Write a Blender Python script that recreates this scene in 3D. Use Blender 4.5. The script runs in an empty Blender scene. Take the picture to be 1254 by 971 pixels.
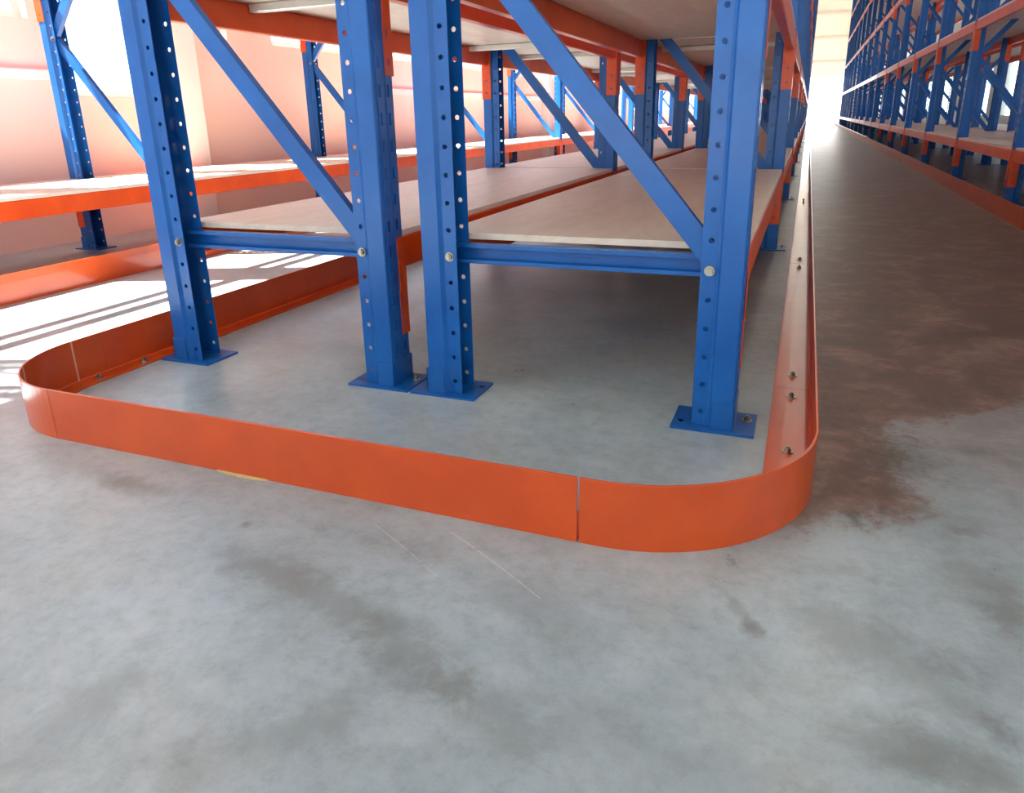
import bpy, bmesh, math, random
from mathutils import Vector, Matrix
random.seed(7)
sc = bpy.context.scene
col = sc.collection

# ------------------------------------------------------------------ camera
cam_d = bpy.data.cameras.new('camera')
cam = bpy.data.objects.new('camera', cam_d)
col.objects.link(cam)
r = Vector((0.9277469, 0.37261074, -0.02114063))
u = Vector((-0.09561096, 0.29204864, 0.95161239))
f = Vector((-0.36075509, 0.88083417, -0.30657289))
cam.matrix_world = Matrix(((r.x, u.x, -f.x, 0), (r.y, u.y, -f.y, 0), (r.z, u.z, -f.z, 0.7912), (0, 0, 0, 1)))
cam_d.sensor_width = 36
cam_d.lens = 880.35 / 1254 * 36
cam_d.shift_x = 8.4 / 1254
cam_d.shift_y = -57.6 / 1254
cam_d.clip_start = 0.02
cam_d.clip_end = 300
sc.camera = cam

# ------------------------------------------------------------------ world, sun, exposure
SKY = 2.85
w = bpy.data.worlds.new('sky'); sc.world = w; w.use_nodes = True
nt = w.node_tree; nt.nodes.clear()
wo = nt.nodes.new('ShaderNodeOutputWorld'); bg = nt.nodes.new('ShaderNodeBackground')
bg.inputs['Color'].default_value = (0.75, 0.90, 1.0, 1)
bg.inputs['Strength'].default_value = SKY
nt.links.new(bg.outputs[0], wo.inputs[0])
sd = bpy.data.lights.new('sun', 'SUN'); sun = bpy.data.objects.new('sun', sd); col.objects.link(sun)
sd.energy = 58; sd.angle = math.radians(0.6); sd.color = (1.0, 0.93, 0.84)
sun.rotation_euler = Vector((1.0, 0.36, -1.9)).to_track_quat('-Z', 'Y').to_euler()
sun.location = (-8, -3, 12)
# daylight pouring in through the far doorway
dl = bpy.data.lights.new('doorway_daylight', 'AREA'); dlo = bpy.data.objects.new('doorway_daylight', dl); col.objects.link(dlo)
dl.shape = 'RECTANGLE'; dl.size = 3.4; dl.size_y = 3.6; dl.energy = 1500; dl.color = (1, .98, .94)
dlo.location = (.85, 75.6, 1.85); dlo.rotation_euler = (math.radians(-90), 0, 0)
sc.view_settings.view_transform = 'Standard'
sc.view_settings.look = 'None'
sc.view_settings.gamma = 1
sc.view_settings.exposure = 0.0
sc.cycles.use_denoising = True
sc.cycles.max_bounces = 10
sc.cycles.diffuse_bounces = 6
sc.cycles.transparent_max_bounces = 16
sc.cycles.sample_clamp_indirect = 8

# ------------------------------------------------------------------ materials
def new_mat(name):
    m = bpy.data.materials.new(name); m.use_nodes = True
    n = m.node_tree.nodes
    return m, m.node_tree, n['Principled BSDF']
def noise(t, scale, detail=4, rough=.55, vec=None, dist=0):
    n = t.nodes.new('ShaderNodeTexNoise')
    n.inputs['Scale'].default_value = scale; n.inputs['Detail'].default_value = detail
    n.inputs['Roughness'].default_value = rough; n.inputs['Distortion'].default_value = dist
    if vec is not None: t.links.new(vec, n.inputs['Vector'])
    return n.outputs['Fac']
def coords(t, scale=None, out='Object'):
    c = t.nodes.new('ShaderNodeTexCoord').outputs[out]
    if scale:
        m = t.nodes.new('ShaderNodeMapping'); m.inputs['Scale'].default_value = scale
        t.links.new(c, m.inputs['Vector']); c = m.outputs[0]
    return c
def ramp(t, fac, stops):
    n = t.nodes.new('ShaderNodeValToRGB'); t.links.new(fac, n.inputs[0])
    e = n.color_ramp.elements
    while len(e) < len(stops): e.new(0.5)
    for k, (p, c) in enumerate(stops):
        e[k].position = p; e[k].color = (*c, 1) if len(c) == 3 else c
    return n.outputs['Color']
def mix(t, fac, a, b, mode='MIX'):
    n = t.nodes.new('ShaderNodeMix'); n.data_type = 'RGBA'; n.blend_type = mode
    for sock, v in ((n.inputs[0], fac), (n.inputs[6], a), (n.inputs[7], b)):
        if isinstance(v, (int, float)): sock.default_value = v
        elif isinstance(v, tuple): sock.default_value = (*v, 1)
        else: t.links.new(v, sock)
    return n.outputs[2]
def mth(t, op, a, b=None, c=None, clamp=False):
    n = t.nodes.new('ShaderNodeMath'); n.operation = op; n.use_clamp = clamp
    for i, v in enumerate((a, b, c)):
        if v is None: continue
        if isinstance(v, (int, float)): n.inputs[i].default_value = v
        else: t.links.new(v, n.inputs[i])
    return n.outputs[0]
def bump(t, p, h, strength=.1, dist=.002):
    b = t.nodes.new('ShaderNodeBump'); b.inputs['Strength'].default_value = strength
    b.inputs['Distance'].default_value = dist
    t.links.new(h, b.inputs['Height']); t.links.new(b.outputs[0], p.inputs['Normal'])

def paint(name, base, dark, rough=.32, scratch=(.8, .8, .8)):
    m, t, p = new_mat(name)
    c = coords(t)
    n1 = noise(t, 6, 5, .6, c); n2 = noise(t, 60, 6, .7, coords(t, (1, 1, .25)))
    k = ramp(t, n1, [(.3, dark), (.65, base)])
    wear = ramp(t, n2, [(.70, (0, 0, 0)), (.78, (1, 1, 1))])
    wearf = mth(t, 'MULTIPLY', wear, .08)
    t.links.new(mix(t, wearf, k, scratch), p.inputs['Base Color'])
    t.links.new(mth(t, 'MULTIPLY_ADD', n2, .06, rough - .03), p.inputs['Roughness'])
    p.inputs['Specular IOR Level'].default_value = .35; p.inputs['Coat Weight'].default_value = .08; p.inputs['Coat Roughness'].default_value = .15
    bump(t, p, n1, .03, .002)
    return m
BLUE = paint('blue_enamel', (.007, .115, .42), (.006, .088, .34), .30, (.30, .42, .65))
ORANGE = paint('orange_enamel', (.74, .085, .008), (.60, .058, .006), .30, (.8, .35, .2))
def gloss(m):
    p = m.node_tree.nodes['Principled BSDF']; p.inputs['Coat Weight'].default_value = .45; p.inputs['Coat Roughness'].default_value = .07
    return m
RAILP = paint('guard_rail_enamel', (.62, .078, .009), (.52, .060, .008), .30, (.75, .25, .12))

gloss(RAILP)
def simple(name, c, rough=.5, metal=0, var=.12, scale=5):
    m, t, p = new_mat(name)
    n = noise(t, scale, 5, .6, coords(t))
    d = tuple(x * (1 - var) for x in c)
    t.links.new(ramp(t, n, [(.3, d), (.7, c)]), p.inputs['Base Color'])
    p.inputs['Roughness'].default_value = rough; p.inputs['Metallic'].default_value = metal
    return m
ZINC = simple('zinc_plated_steel', (.42, .38, .31), .30, 1, .15, 40)
BAR = simple('galvanised_bar', (.72, .70, .64), .45, .3, .1, 20)
GREYMETAL = simple('grey_window_metal', (.62, .62, .6), .45, .2)
WHITE = simple('white_paint', (.86, .84, .80), .6, 0, .05, 3)
PINKW = simple('bounce_tinted_plaster', (.93, .72, .63), .75, 0, .06, 1.2)  # pink of bounced light put into the wall's base colour
CREAM = simple('cream_plaster', (.80, .72, .60), .8, 0, .08, .6)
GREYW = simple('pale_grey_plaster', (.70, .72, .70), .8, 0, .08, .8)
CEIL = simple('ceiling_sheet', (.72, .70, .62), .7, 0, .08, .5)
FOAM = simple('yellow_foam', (.66, .52, .26), .9, 0, .2, 60)
GROUND = simple('yard_concrete', (.5, .5, .48), .9, 0, .15, .5)

# shelf boards: pale top, long figure in the grain
m, t, p = new_mat('shelf_board'); BOARD = m
c = coords(t, (6, .8, 6), 'Generated')
c = coords(t, (5, 1.2, 5))
g1 = noise(t, 3.0, 6, .6, c, 1.2); g2 = noise(t, 40, 3, .6, coords(t, (3, .3, 3)))
a = ramp(t, g1, [(.25, (.63, .50, .41)), (.5, (.72, .60, .51)), (.75, (.78, .67, .58))])
t.links.new(mix(t, mth(t, 'MULTIPLY', g2, .2), a, (.52, .40, .31)), p.inputs['Base Color'])
p.inputs['Roughness'].default_value = .42
bump(t, p, g2, .08, .001)

# glass
m = bpy.data.materials.new('window_glass'); m.use_nodes = True; GLASS = m
t = m.node_tree; t.nodes.clear()
o_ = t.nodes.new('ShaderNodeOutputMaterial'); mx = t.nodes.new('ShaderNodeMixShader')
tr = t.nodes.new('ShaderNodeBsdfTransparent'); gl = t.nodes.new('ShaderNodeBsdfGlossy')
tr.inputs[0].default_value = (.97, .98, .98, 1); gl.inputs['Roughness'].default_value = .05
mx.inputs[0].default_value = .06
t.links.new(tr.outputs[0], mx.inputs[1]); t.links.new(gl.outputs[0], mx.inputs[2])
t.links.new(mx.outputs[0], o_.inputs[0])
# unseen roof lights added to brighten the hall: dim at sides, brighter over aisle
def frost(name, c):
    m, t, p = new_mat(name); t.nodes.remove(p)
    tl = t.nodes.new('ShaderNodeBsdfTranslucent'); tl.inputs[0].default_value = c
    t.links.new(tl.outputs[0], t.nodes['Material Output'].inputs[0])
    return m
FROST = frost('dim_added_roof_light', (.14, .15, .15, 1)); FROST2 = frost('bright_added_roof_light', (.28, .29, .28, 1))

# floor
m, t, p = new_mat('power_floated_concrete'); FLOOR = m
c = coords(t)
sep = t.nodes.new('ShaderNodeSeparateXYZ'); t.links.new(c, sep.inputs[0])
X, Y = sep.outputs[0], sep.outputs[1]
n_big = noise(t, 1.3, 8, .70, c, .25); n_mid = noise(t, 4.5, 10, .74, c, .3)
n_fine = noise(t, 28, 8, .75, c); n_dust = noise(t, 2.4, 6, .65, coords(t, (1.0, .45, 1)), .4)
base = ramp(t, n_big, [(.28, (.27, .33, .365)), (.5, (.375, .445, .495)), (.72, (.50, .57, .62))])
blot = ramp(t, n_mid, [(.24, (.6, .61, .57)), (.50, (.93, .94, .93)), (.70, (1.08, 1.08, 1.08))])
base = mix(t, .75, base, blot, 'MULTIPLY')
warm = ramp(t, noise(t, 1.7, 5, .6, coords(t, (1, 1, 3)), .3), [(.5, (0, 0, 0)), (.72, (1, 1, 1))])
base = mix(t, mth(t, 'MULTIPLY', warm, .45), base, (.46, .43, .39))
fine = ramp(t, n_fine, [(.3, (.68, .69, .68)), (.5, (.97, .97, .97)), (.68, (1.1, 1.1, 1.1))])
base = mix(t, .7, base, fine, 'MULTIPLY')
# brown tyre dust worn into the aisle: edge near x = 0.1..0.5, y = 1.4..2.3, broken by noise
ed = mth(t, 'SUBTRACT', mth(t, 'ADD', mth(t, 'MULTIPLY', n_dust, .72), mth(t, 'MULTIPLY', n_mid, .28)), .5)
eA = mth(t, 'SUBTRACT', Y, mth(t, 'MULTIPLY_ADD', X, .35, 1.35))
eB = mth(t, 'MAXIMUM', mth(t, 'SUBTRACT', .36, X), mth(t, 'SUBTRACT', Y, mth(t, 'MULTIPLY_ADD', X, .9, 1.66)))
e1 = mth(t, 'ADD', mth(t, 'MINIMUM', eA, eB), mth(t, 'MULTIPLY', ed, .7))
e1 = mth(t, 'ADD', e1, mth(t, 'MULTIPLY', mth(t, 'SUBTRACT', n_fine, .5), .35))
e2 = mth(t, 'ADD', mth(t, 'ADD', X, .02), mth(t, 'MULTIPLY', ed, .25))
def sstep(v, lo, hi):
    n = t.nodes.new('ShaderNodeMapRange'); n.interpolation_type = 'SMOOTHSTEP'
    t.links.new(v, n.inputs[0]); n.inputs[1].default_value = lo; n.inputs[2].default_value = hi
    return n.outputs[0]
mask = mth(t, 'MULTIPLY', sstep(e1, -.07, .12), sstep(e2, -.02, .08))
fade = mth(t, 'SUBTRACT', 1, sstep(X, 1.35, 1.55))
mask = mth(t, 'MULTIPLY', mask, fade)
under = mth(t, 'MULTIPLY', sstep(mth(t, 'ADD', mth(t, 'ADD', Y, mth(t, 'MULTIPLY', X, 1.2)), mth(t, 'MULTIPLY', ed, 1.2)), 1.55, 2.6), mth(t, 'MULTIPLY', sstep(X, -1.1, -.1), .6))  # brown under the deck: part dirt, part shade and bounce painted into the colour
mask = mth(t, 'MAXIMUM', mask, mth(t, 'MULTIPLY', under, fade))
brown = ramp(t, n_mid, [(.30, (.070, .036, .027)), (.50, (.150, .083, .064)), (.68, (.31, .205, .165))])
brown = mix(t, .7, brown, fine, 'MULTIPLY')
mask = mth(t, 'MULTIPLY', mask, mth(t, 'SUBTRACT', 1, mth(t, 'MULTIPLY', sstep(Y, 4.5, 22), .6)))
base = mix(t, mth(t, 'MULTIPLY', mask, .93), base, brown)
n_sm = noise(t, 16, 8, .72, c, .4)
# oil spots
def spot(x, y, rx, ry, k):
    dx = mth(t, 'DIVIDE', mth(t, 'SUBTRACT', X, x), rx); dy = mth(t, 'DIVIDE', mth(t, 'SUBTRACT', Y, y), ry)
    d = mth(t, 'SQRT', mth(t, 'ADD', mth(t, 'MULTIPLY', dx, dx), mth(t, 'MULTIPLY', dy, dy)))
    d = mth(t, 'ADD', d, mth(t, 'MULTIPLY', mth(t, 'SUBTRACT', n_sm, .5), 3.6))
    return mth(t, 'MULTIPLY', mth(t, 'SUBTRACT', 1, sstep(d, .0, 1.7)), k * .8)
SPOTS = [(0.285, 1.789, 0.081, 0.09, 0.8), (0.167, 1.451, 0.012, 0.027, 0.9), (0.235, 1.604, 0.033, 0.048, 0.5), (0.452, 1.881, 0.04, 0.025, 0.7), (0.314, 0.933, 0.021, 0.035, 0.6), (-0.007, 1.04, 0.014, 0.02, 0.6), (0.233, 0.862, 0.057, 0.043, 0.4), (-0.674, 0.518, 0.06, 0.041, 0.3), (-0.474, 0.747, 0.08, 0.046, 0.35), (-0.824, 0.886, 0.099, 0.037, 0.35), (-1.407, 1.057, 0.073, 0.037, 0.35), (0.121, 2.119, 0.017, 0.097, 0.6), (0.219, 1.507, 0.009, 0.018, 0.5), (0.36, 1.476, 0.037, 0.016, 0.4), (-1.004, 1.007, 0.014, 0.015, 0.6), (-0.643, 1.05, 0.09, 0.035, 0.3), (0.269, 1.043, 0.033, 0.027, 0.35), (-0.362, 1.214, 0.062, 0.023, 0.2), (0.376, 1.221, 0.03, 0.101, 0.5), (0.146, 1.255, 0.068, 0.027, 0.25), (-0.549, 0.755, 0.016, 0.018, 0.3)]
tot = None
for s_ in SPOTS:
    v = spot(*s_)
    tot = v if tot is None else mth(t, 'MAXIMUM', tot, v)
base = mix(t, tot, base, (.07, .062, .052))
# grey-green tyre smudges across the open floor
def band(x0, y0, x1, y1, wd, k):
    L = math.hypot(x1 - x0, y1 - y0); ux, uy = (x1 - x0) / L, (y1 - y0) / L
    a = mth(t, 'ADD', mth(t, 'MULTIPLY', mth(t, 'SUBTRACT', X, x0), ux), mth(t, 'MULTIPLY', mth(t, 'SUBTRACT', Y, y0), uy))
    bb = mth(t, 'ADD', mth(t, 'MULTIPLY', mth(t, 'SUBTRACT', X, x0), -uy), mth(t, 'MULTIPLY', mth(t, 'SUBTRACT', Y, y0), ux))
    al = mth(t, 'DIVIDE', mth(t, 'MAXIMUM', mth(t, 'MAXIMUM', mth(t, 'MULTIPLY', a, -1), mth(t, 'SUBTRACT', a, L)), 0), wd)
    ac = mth(t, 'DIVIDE', mth(t, 'ABSOLUTE', bb), wd)
    d = mth(t, 'ADD', mth(t, 'ADD', al, ac), mth(t, 'MULTIPLY', mth(t, 'SUBTRACT', n_sm, .5), 3.0))
    d = mth(t, 'ADD', d, mth(t, 'MULTIPLY', mth(t, 'SUBTRACT', n_mid, .5), 2.5))
    return mth(t, 'MULTIPLY', mth(t, 'SUBTRACT', 1, sstep(d, .0, 1.5)), k)
BANDS = [(-0.941, 0.912, -0.588, 0.841, 0.05, 0.5), (-0.588, 0.841, -0.398, 0.758, 0.05, 0.55), (-0.398, 0.758, -0.278, 0.71, 0.06, 0.4), (-0.621, 0.565, -0.521, 0.647, 0.04, 0.4), (-0.888, 0.437, -0.874, 0.562, 0.06, 0.35), (-1.444, 1.044, -1.266, 1.066, 0.03, 0.45), (0.103, 1.097, 0.279, 0.98, 0.07, 0.4), (0.149, 0.871, 0.304, 0.863, 0.05, 0.45), (0.299, 1.553, 0.39, 1.486, 0.03, 0.4), (-0.444, 0.987, -0.283, 0.954, 0.05, 0.25), (-0.234, 1.606, 0.094, 1.553, 0.02, 0.1), (0.335, 1.324, 0.401, 1.208, 0.07, 0.45), (-0.037, 1.09, 0.006, 1.03, 0.015, 0.5), (-0.216, 0.733, -0.007, 0.745, 0.08, 0.2)]
for b_ in BANDS:
    base = mix(t, mth(t, 'MULTIPLY', band(*b_), mth(t, 'MULTIPLY', n_fine, 1.8, clamp=True)), base, (.17, .185, .17))
# thin pale scratches (curved hairlines)
def scratch(cx, cy, rad, x0, x1, y0, y1, wdt):
    dx = mth(t, 'SUBTRACT', X, cx); dy = mth(t, 'SUBTRACT', Y, cy)
    d = mth(t, 'ABSOLUTE', mth(t, 'SUBTRACT', mth(t, 'SQRT', mth(t, 'ADD', mth(t, 'MULTIPLY', dx, dx), mth(t, 'MULTIPLY', dy, dy))), rad))
    k = mth(t, 'LESS_THAN', d, wdt)
    for a, b, op in ((X, x0, 'GREATER_THAN'), (X, x1, 'LESS_THAN'), (Y, y0, 'GREATER_THAN'), (Y, y1, 'LESS_THAN')):
        k = mth(t, 'MULTIPLY', k, mth(t, op, a, b))
    return mth(t, 'MULTIPLY', k, mth(t, 'GREATER_THAN', n_fine, .42))
for q in ((-1.967, -1.537, 3.0, -.60, -.35, .95, 1.13, .0011), (-2.1, -1.5, 2.93, -.75, -.55, .9, 1.13, .0007)):
    base = mix(t, mth(t, 'MULTIPLY', scratch(*q), .45), base, (.72, .72, .70))
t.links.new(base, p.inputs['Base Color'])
rg = mth(t, 'ADD', mth(t, 'MULTIPLY_ADD', n_mid, .34, .16), mth(t, 'MULTIPLY', mask, .12))
t.links.new(rg, p.inputs['Roughness'])
t.links.new(mth(t, 'MULTIPLY_ADD', mask, -.28, .5), p.inputs['Specular IOR Level'])
und = noise(t, 1.6, 3, .5, coords(t, (.5, 1.0, 1)))
bump(t, p, und, .35, .008)

# ------------------------------------------------------------------ mesh helpers
def box(bm, x0, y0, z0, x1, y1, z1):
    vs = [bm.verts.new(c) for c in ((x0, y0, z0), (x1, y0, z0), (x1, y1, z0), (x0, y1, z0), (x0, y0, z1), (x1, y0, z1), (x1, y1, z1), (x0, y1, z1))]
    for q in ((3, 2, 1, 0), (4, 5, 6, 7), (0, 1, 5, 4), (1, 2, 6, 5), (2, 3, 7, 6), (3, 0, 4, 7)):
        bm.faces.new([vs[i] for i in q])
def fin(name, bm, m, bev=0, smooth=False):
    if bev:
        bmesh.ops.bevel(bm, geom=list(bm.edges), offset=bev, segments=1, affect='EDGES')
    bmesh.ops.recalc_face_normals(bm, faces=bm.faces)
    me = bpy.data.meshes.new(name); bm.to_mesh(me); bm.free()
    me.materials.append(m)
    if smooth:
        me.polygons.foreach_set('use_smooth', [True] * len(me.polygons))
    return me
def boxmesh(name, m, *b, bev=0):
    bm = bmesh.new(); box(bm, *b); return fin(name, bm, m, bev)
def put(name, me, parent=None, loc=(0, 0, 0), rz=0):
    o = bpy.data.objects.new(name, me); col.objects.link(o)
    o.location = loc; o.rotation_euler = (0, 0, rz)
    if parent: o.parent = parent
    return o
def thing(name, label, cat, loc=(0, 0, 0), group=None):
    o = put(name, None, None, loc); o.empty_display_size = .1
    o['label'] = label; o['category'] = cat
    if group: o['group'] = group
    return o
def tag(o, label, cat, group=None):
    o['label'] = label; o['category'] = cat
    if group: o['group'] = group
    return o
def struct(o):
    o['kind'] = 'structure'; return o

def cell(bm, fn, s0, s1, z0, z1, hc=None, hr=None, square=False):
    """one cell of a folded sheet; fn maps (s, z) to a point; with hc a hole is cut through it"""
    if hc is None:
        bm.faces.new([bm.verts.new(fn(s, z)) for s, z in ((s0, z0), (s1, z0), (s1, z1), (s0, z1))]); return
    cs, cz = hc; sm = cs; zm = cz
    out = [(s1, zm), (s1, z1), (sm, z1), (s0, z1), (s0, zm), (s0, z0), (sm, z0), (s1, z0)]
    if square:
        inn = [(cs + hr[0], cz), (cs + hr[0], cz + hr[1]), (cs, cz + hr[1]), (cs - hr[0], cz + hr[1]), (cs - hr[0], cz), (cs - hr[0], cz - hr[1]), (cs, cz - hr[1]), (cs + hr[0], cz - hr[1])]
    else:
        inn = [(cs + hr[0] * math.cos(k * math.pi / 4), cz + hr[1] * math.sin(k * math.pi / 4)) for k in range(8)]
    vo = [bm.verts.new(fn(*q)) for q in out]; vi = [bm.verts.new(fn(*q)) for q in inn]
    for k in range(8):
        j = (k + 1) % 8
        bm.faces.new((vo[k], vo[j], vi[j], vi[k]))

PITCH = .075; ZB = .42; FD = .88; PW_ = .11          # hole pitch, first bolt height, frame depth, post width
def make_post(height, hi=True):
    bm = bmesh.new()
    prof = [(.105, .013, 'h'), (.066, .013, 's'), (.055, .0, 's'), (.003, .0, 's'), (0, .003, 'w'), (0, .107, 's'), (.003, .11, 's'), (.055, .11, 's'), (.066, .097, 'h'), (.105, .097, None)]
    n = int((height - .0075) / PITCH)
    zs = [.0075 + k * PITCH for k in range(n + 1)]
    zoff = ZB - PITCH * 5 - .0075          # .0375: hole centre sits mid cell
    for (a, b) in zip(prof, prof[1:]):
        fn = lambda s, z, a=a, b=b: (a[0] + (b[0] - a[0]) * s, a[1] + (b[1] - a[1]) * s, z)
        L = math.hypot(b[0] - a[0], b[1] - a[1])
        if a[2] == 's':
            cell(bm, fn, 0, 1, zs[0], zs[-1])
        elif a[2] == 'h':
            cs = (.083 - .105) / (.066 - .105) if a[0] > b[0] else (.083 - .066) / (.105 - .066)
            for z in zs[:-1]:
                cell(bm, fn, 0, 1, z, z + PITCH, (cs, z + zoff), (.0072 / L, .0072))
        else:
            for (s0, s1, h) in ((0, .16, 0), (.16, .40, 1), (.40, .60, 0), (.60, .84, 1), (.84, 1, 0)):
                if not h: cell(bm, fn, s0, s1, zs[0], zs[-1])
                else:
                    for z in zs[:-1]:
                        cell(bm, fn, s0, s1, z, z + PITCH, ((s0 + s1) / 2 , z + zoff), (.006 / L, .017), True)
    bmesh.ops.remove_doubles(bm, verts=bm.verts, dist=1e-5)
    bmesh.ops.recalc_face_normals(bm, faces=bm.faces)
    bmesh.ops.solidify(bm, geom=list(bm.faces), thickness=.0025)
    return fin('upright_post', bm, BLUE)
POST = make_post(6.72)

bm = bmesh.new()                                       # foot plate with anchor hole pads
for z_ in (0, .007):
    fn = lambda s, z, z_=z_: (s, z, z_)
    cell(bm, fn, -.056, .112, -.02, .13); cell(bm, fn, .112, .155, -.02, .13, (.134, .085), (.008, .008))
    bmesh.ops.remove_doubles(bm, verts=bm.verts, dist=1e-5)
for a, b in (((-.056, -.02), (.155, -.02)), ((.155, -.02), (.155, .13)), ((.155, .13), (-.056, .13)), ((-.056, .13), (-.056, -.02))):
    bm.faces.new([bm.verts.new(q) for q in ((*a, 0), (*b, 0), (*b, .007), (*a, .007))])
PLATE = fin('base_plate', bm, BLUE)
bm = bmesh.new()                                       # welded shoe round the web corner
for v0, v1 in ((-.004, 0.0), (.11, .114)):
    box(bm, -.004, v0, .007, .052, v1, .082)
box(bm, -.004, -.004, .007, 0.0, .114, .082)
SHOE = fin('foot_bracket', bm, BLUE)
def hexbolt(r_, h, wr, axis='z'):
    bm = bmesh.new()
    bmesh.ops.create_cone(bm, cap_ends=True, segments=16, radius1=wr, radius2=wr * .96, depth=.0022, matrix=Matrix.Translation((0, 0, .0011)))
    bmesh.ops.create_cone(bm, cap_ends=True, segments=6, radius1=r_, radius2=r_ * .9, depth=h, matrix=Matrix.Translation((0, 0, .0022 + h / 2)))
    bmesh.ops.create_cone(bm, cap_ends=True, segments=10, radius1=r_ * .55, radius2=r_ * .5, depth=h * .5, matrix=Matrix.Translation((0, 0, .0022 + h * 1.2)))
    if axis == 'y':
        bmesh.ops.rotate(bm, verts=bm.verts, matrix=Matrix.Rotation(math.pi / 2, 3, 'X'))
    return fin('bolt', bm, ZINC)
BOLT = hexbolt(.0102, .008, .0135, 'y'); ANCHOR = hexbolt(.009, .009, .014)
# C section braces
def channel(name, length, wid, dep, open_front, m=BLUE, lip=.008):
    """runs along +x, wid in z, dep in y"""
    bm = bmesh.new(); th = .003
    yb = dep if open_front else 0
    if open_front:
        box(bm, 0, dep - th, -wid / 2, length, dep, wid / 2)
        box(bm, 0, 0, wid / 2 - th, length, dep - th, wid / 2); box(bm, 0, 0, -wid / 2, length, dep - th, -wid / 2 + th)
        box(bm, 0, 0, wid / 2 - th - lip, length, th, wid / 2 - th); box(bm, 0, 0, -wid / 2 + th, length, th, -wid / 2 + th + lip)
    else:
        box(bm, 0, 0, -wid / 2, length, th, wid / 2)
        box(bm, 0, th, wid / 2 - th, length, dep, wid / 2); box(bm, 0, th, -wid / 2, length, dep, -wid / 2 + th)
    return fin(name, bm, m)
HB = channel('horizontal_brace', FD - .13, .056, .030, True)
def diag(name, x0, z0, x1, z1):
    L = math.hypot(x1 - x0, z1 - z0)
    me = channel(name, L, .055, .028, False)
    a = math.atan2(z1 - z0, x1 - x0)
    me.transform(Matrix.Translation((x0, 0, z0)) @ Matrix.Rotation(-a, 4, 'Y'))
    return me
NODE = [ZB + PITCH * k for k in (0, 12, 24, 36, 48, 60, 72, 82)]
DIAGS = []
for k in range(7):
    a, b = NODE[k], NODE[k + 1]
    if k % 2 == 0: DIAGS.append(diag('diagonal_brace', FD - .082, a + .03, .082, b - .01))
    else: DIAGS.append(diag('diagonal_brace', .082, a + .03, FD - .082, b - .01))

# step beams (box section) and their L shaped slotted connectors
def beam_mesh(L, hh=.095):
    bm = bmesh.new()
    box(bm, .001, 0, -hh, .041, L, 0)
    return fin('beam', bm, ORANGE, .004)
CONH = .30
def connector(at_end, right):
    """L plate; local origin: post web face corner, y=0 the post side the beam meets; body hangs down from z=0"""
    bm = bmesh.new(); sy = -1 if at_end else 1; sx = -1 if right else 1
    rows = [-.30, -.225, -.15, -.075, 0]
    fw = lambda s, z: (sx * -.004, sy * (.003 - s), z)       # leg over the web
    fs = lambda s, z: (sx * (s - .004), sy * .003, z)        # leg against the post side
    for k, (z0, z1) in enumerate(zip(rows, rows[1:])):
        if k in (0, 1, 3):
            cell(bm, fw, 0, .046, z0, z1, (.026, (z0 + z1) / 2), (.0045, .010), True)
            cell(bm, fs, 0, .060, z0, z1, (.030, (z0 + z1) / 2), (.005, .005 if k < 3 else .012), True)
        else:
            cell(bm, fw, 0, .046, z0, z1); cell(bm, fs, 0, .060, z0, z1)
    bmesh.ops.remove_doubles(bm, verts=bm.verts, dist=1e-5)
    bmesh.ops.recalc_face_normals(bm, faces=bm.faces)
    bmesh.ops.solidify(bm, geom=list(bm.faces), thickness=.0035)
    return fin('beam_connector', bm, ORANGE)
CON = {(e, s): connector(e, s) for e in (0, 1) for s in (0, 1)}
def deck_mesh(L, first):
    bm = bmesh.new(); th = .018
    pts = []
    y0, y1 = .114, L - .004
    a = .118; b = FD - .118
    t0 = y0 if first else .05
    poly = [(.004, y0), (a, y0), (a, t0), (b, t0), (b, y0), (FD - .004, y0), (FD - .004, y1), (b, y1), (b, L + .018), (a, L + .018), (a, y1), (.004, y1)]
    if first: poly = [(.004, y0), (FD - .004, y0), (FD - .004, y1), (b, y1), (b, L + .018), (a, L + .018), (a, y1), (.004, y1)]
    lo = [bm.verts.new((x, y, 0)) for x, y in poly]; hi = [bm.verts.new((x, y, th)) for x, y in poly]
    bm.faces.new(lo[::-1]); bm.faces.new(hi)
    for k in range(len(poly)):
        j = (k + 1) % len(poly); bm.faces.new((lo[k], lo[j], hi[j], hi[k]))
    return fin('shelf_panel', bm, BOARD)
BARM = boxmesh('cross_bar', BAR, .042, -.02, -.030, FD - .042, .02, -.001, bev=.003)

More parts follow.
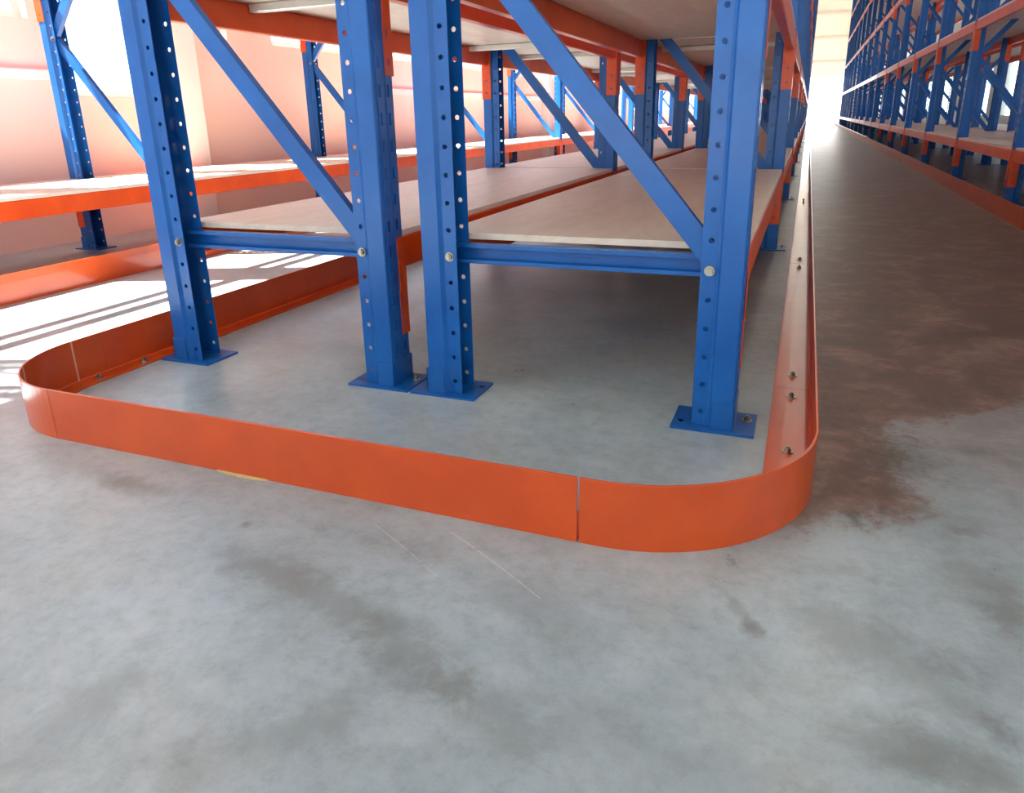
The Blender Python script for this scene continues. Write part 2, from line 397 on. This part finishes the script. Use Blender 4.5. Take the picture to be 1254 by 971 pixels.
def rack(label, group, x0, y0, pitch, nb, levels, decks, bars=(), detail=7, near=3, frs=(.17, .90)):
    """a bolted row of pallet racking standing at x0 (left web), first frame at y0"""
    root = thing('pallet_rack', label, 'rack', (x0, y0, 0), group)
    bmesh_L = beam_mesh(pitch - .12); d0 = deck_mesh(pitch, True); d1 = deck_mesh(pitch, False)
    for i in range(nb + 1):
        y = i * pitch
        for right in (0, 1):
            lx, ly, rz = (FD, y + .11, math.pi) if right else (0, y, 0)
            po = put('upright_post', POST, root, (lx, ly, 0), rz)
            put('base_plate', PLATE, po); 
            if i < detail: put('foot_bracket', SHOE, po)
            if i < near:
                ay = .055
                put('bolt', ANCHOR, po, (-.032, .030 if right else .080, .007))
                for z in NODE[:4]:
                    if right: put('bolt', BOLT, po, (.083, .0995, z), math.pi)
                    else: put('bolt', BOLT, po, (.083, .0105, z))
        put('horizontal_brace', HB, root, (.065, y + .062, ZB + .002))
        for d in DIAGS: put('diagonal_brace', d, root, (0, y + .026, 0))
    for i in range(nb):
        y = i * pitch
        for li, z in enumerate(levels):
            for right in (0, 1):
                b = put('beam', bmesh_L, root, (FD if right else 0, y + .11 + .006 + (pitch - .12 if right else 0) - (.002 if right else 0), z), math.pi if right else 0)
                if i < detail:
                    s = -1 if right else 1
                    xx = FD if right else 0
                    for e in (0, 1):
                        yy = y + (pitch if e else .11)
                        # child of the beam: undo the beam's own placement
                        c_ = put('beam_connector', CON[(e, right)], b)
                        c_.matrix_parent_inverse = Matrix.Identity(4)
                        d = Vector((xx, yy, z)) - Vector(b.location)
                        if right: c_.location = (-d.x, -d.y, 0); c_.rotation_euler = (0, 0, -math.pi)
                        else: c_.location = (d.x, d.y, 0)
            if li in decks:
                put('shelf_panel', d0 if i == 0 else d1, root, (0, y, z + .0005))
                if li in bars and i < 6:
                    for fr in frs:
                        put('cross_bar', BARM, root, (0, y + .11 + fr * (pitch - .12), z))
    return root

# ------------------------------------------------------------------ building
YF = 75.0; YB = -9.0; HC = 11.5; XL = -4.85; XR = 5.3
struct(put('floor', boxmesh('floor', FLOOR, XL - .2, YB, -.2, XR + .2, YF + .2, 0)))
struct(put('ground_outside', boxmesh('ground_outside', GROUND, -60, -60, -.3, 60, 140, -.21)))
def wall_with_openings(name, m, x0, x1, wins, z0, z1, ya, yb):
    root = struct(put(name, None)); bm = bmesh.new()
    box(bm, x0, ya, 0, x1, yb, z0); box(bm, x0, ya, z1, x1, yb, HC)
    y = ya
    for a, b, zs in wins:
        box(bm, x0, y, z0, x1, a, z1); y = b
        if zs > z0: box(bm, x0, a, z0, x1, b, zs)
    box(bm, x0, y, z0, x1, yb, z1)
    bmesh.ops.remove_doubles(bm, verts=bm.verts, dist=1e-4)
    me = fin(name, bm, m)
    bpy.data.objects.remove(root)
    return struct(put(name, me))
WZ1 = 5.4
wl = [(-8.2, -4.6, 1.48), (-4.0, -.9, 1.48), (-.3, 2.2, 1.48), (2.45, 3.65, 1.48), (3.85, 4.66, 1.0), (5.15, 5.5, 1.5), (6.1, 7.6, 1.5)]
y = 8.0
while y < 70: wl.append((y, y + 4.0, 1.5 if y < 14 else .9)); y += 4.6
WZ0 = .9
wall_with_openings('wall_left', PINKW, XL - .2, XL, wl, WZ0, WZ1, YB, YF)
wr = []; y = -7.5
while y < 70: wr.append((y, y + 4.4, .5)); y += 6
wall_with_openings('wall_right', GREYW, XR, XR + .2, wr, .5, 2.7, YB, YF)
wn = 0
def window(x0, x1, a, b, z0, z1, nm):
    global wn; wn += 1
    root = struct(put('window_%d' % wn, None, None, ((x0 + x1) / 2, a, z0)))
    L = b - a; H_ = z1 - z0; n = max(1, round(L / 2.1))
    bm = bmesh.new()
    box(bm, -.03, 0, 0, .03, L, .05); box(bm, -.03, 0, H_ - .05, .03, L, H_)
    for k in range(n + 1):
        yy = min(max(k * L / n, .025), L - .025); box(bm, -.03, yy - .025, .05, .03, yy + .025, H_ - .05)
    put('window_frame', fin('window_frame', bm, GREYMETAL), root)
    for k in range(n):
        put('pane', boxmesh('pane', GLASS, -.003, k * L / n + .025, .05, .003, (k + 1) * L / n - .025, H_ - .05), root)
for a, b, zs in wl: window(XL - .2, XL, a, b, zs, WZ1, 'l')
for a, b, zs in wr: window(XR, XR + .2, a, b, .5, 2.7, 'r')
# pilasters and ledges on the left wall
tn = 0
def trim(me, loc=(0, 0, 0)):
    global tn; tn += 1
    return struct(put('trim_%d' % tn, me, None, loc))
pil = boxmesh('pilaster', WHITE, XL, 0, 0, XL + .14, .22, HC, bev=.004)
for y in (-4.45, 4.74, 14.0, 23.2, 32.4, 41.6, 50.8, 60): trim(pil, (0, y, 0))
for a, b in ((YB, 3.8), (7.7, 13.95)):
    trim(boxmesh('ledge', WHITE, XL, a, 1.10, XL + .05, b, 1.165, bev=.004))
# far wall with a wide bright doorway
bm = bmesh.new()
D0, D1, DH = -.9, 2.6, 3.7
box(bm, XL - .2, YF, 0, D0, YF + .2, HC); box(bm, D1, YF, 0, XR + .2, YF + .2, HC); box(bm, D0, YF, DH, D1, YF + .2, HC)
bmesh.ops.remove_doubles(bm, verts=bm.verts, dist=1e-4)
struct(put('wall_far', fin('wall_far', bm, CREAM)))
GIRT = simple('dull_red_girt', (.72, .56, .46), .6)
for z in (4.9, 6.9, 8.9): trim(boxmesh('girt', GIRT, XL, YF - .12, z, XR, YF - .001, z + .16))
trim(boxmesh('door_post', GIRT, 2.62, YF - .2, 0, 2.78, YF - .001, 9.0))
# rear wall behind the camera with the loading doorway
bm = bmesh.new()
box(bm, XL - .2, YB - .2, 0, -4.2, YB, HC); box(bm, 3.2, YB - .2, 0, XR + .2, YB, HC); box(bm, -4.2, YB - .2, 6.0, 3.2, YB, HC)
bmesh.ops.remove_doubles(bm, verts=bm.verts, dist=1e-4)
struct(put('wall_rear', fin('wall_rear', bm, CREAM)))
# ceiling with rows of translucent roof lights added for brightness
bm = bmesh.new()
SL = [(-3.4, -2.2), (.2, 1.4), (3.6, 4.8)]
xs = XL - .2
for a, b in SL:
    box(bm, xs, YB, HC, a, YF + .2, HC + .15); xs = b
box(bm, xs, YB, HC, XR + .2, YF + .2, HC + .15)
struct(put('ceiling', fin('ceiling', bm, CEIL)))
for a, b in SL:
    y = YB
    while y < YF:
        y2 = min(y + 14, YF + .2)
        wn += 1
        struct(put('window_%d' % wn, boxmesh('added_roof_light', FROST2 if a == .2 else FROST, a, y + .02, HC + .05, b, y2 - .02, HC + .056)))
        y += 14

# ------------------------------------------------------------------ racks
rack('blue and orange pallet rack beside the aisle, right half of the fenced pair', None, -.988, 1.80, 2.78, 16,
     [.455, 1.21, 2.55, 3.9, 5.2], (0, 1, 2, 3, 4), (1, 2), frs=(.17,))
rack('blue and orange pallet rack, left half of the back-to-back fenced pair', None, -1.991, 1.80, 2.78, 16,
     [.455, 1.21, 2.55, 3.9, 5.2], (0, 1, 2, 3, 4), (1, 2))
rack('sunlit pallet rack with pale shelf along the salmon left wall', None, -4.50, .82, 2.63, 17,
     [.45, 1.72, 3.06, 4.38, 5.6], (0,), ())
rack('tall pallet rack lining the right side of the aisle, red-orange beams in front', None, 1.60, 2.10, 2.58, 17,
     [.45, 1.685, 3.06, 4.38, 5.6], (0, 1, 2, 3, 4), (), near=1)
rack('shaded pallet rack seen through the right-hand aisle rack, backing onto it', None, 2.62, 2.10, 2.58, 17,
     [.45, 1.685, 3.06, 4.38, 5.6], (0, 1, 2, 3, 4), (), detail=5, near=1)

# ------------------------------------------------------------------ guard rails
def rail(path, label, side=1, anchors=(), group=None, fl=.105, h=.14):
    """L section swept along a floor path; side=+1 puts the floor flange to the left of the travel direction"""
    bm = bmesh.new(); th = .005
    n = len(path); rings = []
    for i, (x, y) in enumerate(path):
        d = Vector((0, 0))
        if i > 0: d += (Vector(path[i]) - Vector(path[i - 1])).normalized()
        if i < n - 1: d += (Vector(path[i + 1]) - Vector(path[i])).normalized()
        d.normalize(); nv = Vector((-d.y, d.x)) * side
        rings.append([bm.verts.new((x + nv.x * a, y + nv.y * a, z)) for a, z in ((0, 0), (0, h - .001), (.001, h), (th, h), (th, th + .004), (th + .004, th), (fl, th), (fl, 0))])
    for A, B in zip(rings, rings[1:]):
        for k in range(8):
            j = (k + 1) % 8; bm.faces.new((A[k], A[j], B[j], B[k]))
    bm.faces.new(rings[0]); bm.faces.new(rings[-1][::-1])
    me = fin('guard_rail', bm, RAILP)
    ox, oy = path[0]
    me.transform(Matrix.Translation((-ox, -oy, 0)))
    o = put('guard_rail', me, None, (ox, oy, 0))
    tag(o, label, 'guard rail', group)
    for (ax, ay) in anchors:
        put('anchor_bolt', ANCHOR, o, (ax - ox, ay - oy, th))
    return o
def arc(cx, cy, r_, a0, a1, n=22):
    return [(cx + r_ * math.cos(math.radians(a0 + (a1 - a0) * k / n)), cy + r_ * math.sin(math.radians(a0 + (a1 - a0) * k / n))) for k in range(n + 1)]
YR = 1.179; RC = .39; XRR = .085; XLR = -2.125; YE = 47.2
rail([(-1.78, YR), (-.3415, YR)], 'straight orange guard rail across the end of the double rack', 1, [(-1.5, YR + .06), (-.6, YR + .06)])
rail([(-.337, YR)] + arc(XRR - RC, YR + RC, RC, -90, 0) + [(XRR, 2.17)],
     'curved orange guard rail corner at the aisle, right of the joint', 1, [(.03, 1.72), (.03, 2.1), (-.09, 1.345)])
RL = .340
corner = rail([(XLR, 1.62)] + arc(XLR + RL, YR + RL, RL, 180, 270) + [(-1.7815, YR)],
     'curved orange guard rail corner at the left end', 1, [(-2.084, 1.56)], fl=.072)
ORD = ['first', 'second', 'third', 'fourth', 'fifth', 'sixth', 'seventh', 'eighth', 'ninth', 'tenth']
SEAM = simple('pale_weld_seam', (.80, .42, .30), .5)
for ang in (224, 181):
    a_ = math.radians(ang); bm = bmesh.new(); box(bm, -.0015, -.0025, 0, .0015, .0025, .134)
    me = fin('weld_seam', bm, SEAM); cx_, cy_ = XLR + RL, YR + RL
    put('weld_seam', me, corner, (cx_ + (RL - .006) * math.cos(a_) - XLR, cy_ + (RL - .006) * math.sin(a_) - 1.62, .005), a_)
def run(x, side, ys, labels, tail, group, k0=0):
    fl = .072 if x == XLR else .105
    for k, (a, b) in enumerate(zip(ys, ys[1:])):
        an = [(x + side * (.041 if x == XLR else .055), yy) for yy in (a + .12, b - .12)]
        lab = labels[k] if k < len(labels) else ORD[k + k0] + ' ' + tail
        rail([(x, a + .0015), (x, b - .0015)], lab, -side, an, group, fl)
run(XRR, -1, [2.17, 4.165, 7.2, 13.2, 19.2, 25.2, 31.2, 37.2, 43.2, YE], ['short straight red-orange rail right after the curved aisle corner'],
    'straight orange rail after the curved corner, left side of aisle', 'rails on the left side of the aisle')
run(XLR, 1, [1.62, 6.4, 12.4, 18.4, 24.4, 30.4, 36.4, 42.4, YE], ['shaded red-orange rail behind the left end post, after the left corner'],
    'orange rail after the left corner, beside the bright left floor strip', 'rails left of the double rack')
run(-3.43, -1, [-.4, 6.0, 12.0, 18, 24, 30, 36, 42, YE], ['glossy orange rail in front of the sunlit left rack, nearest the camera'],
    'orange rail from the camera in front of the sunlit left rack', 'rails in front of the left rack')
run(1.40, 1, [1.2, 4.8, 10.8, 16.8, 22.8, 28.8, 34.8, 40.8, YE], ['orange rail at the right rack, just beyond the frame edge'],
    'orange rail from the camera along the right side of the aisle', 'rails on the right side of the aisle')

# small scrap of yellow foam squeezed out under the end rail
bm = bmesh.new()
random.seed(3)
pts = []
n = 14
top = []; bot = []
for k in range(n + 1):
    x = -1.235 + .15 * k / n; d = .010 * math.sin(math.pi * k / n) * (.6 + .6 * random.random()) + .0015
    top.append(bm.verts.new((x, YR - .001, .003))); bot.append((bm.verts.new((x, YR - .001 - d, .002)), bm.verts.new((x, YR - .001 - d, 0)), bm.verts.new((x, YR - .001, 0))))
for k in range(n):
    bm.faces.new((top[k], top[k + 1], bot[k + 1][0], bot[k][0])); bm.faces.new((bot[k][0], bot[k + 1][0], bot[k + 1][1], bot[k][1]))
    bm.faces.new((bot[k][1], bot[k + 1][1], bot[k + 1][2], bot[k][2]))
tag(put('foam_scrap', fin('foam_scrap', bm, FOAM)), 'thin scrap of yellow foam at the foot of the end rail', 'scrap')
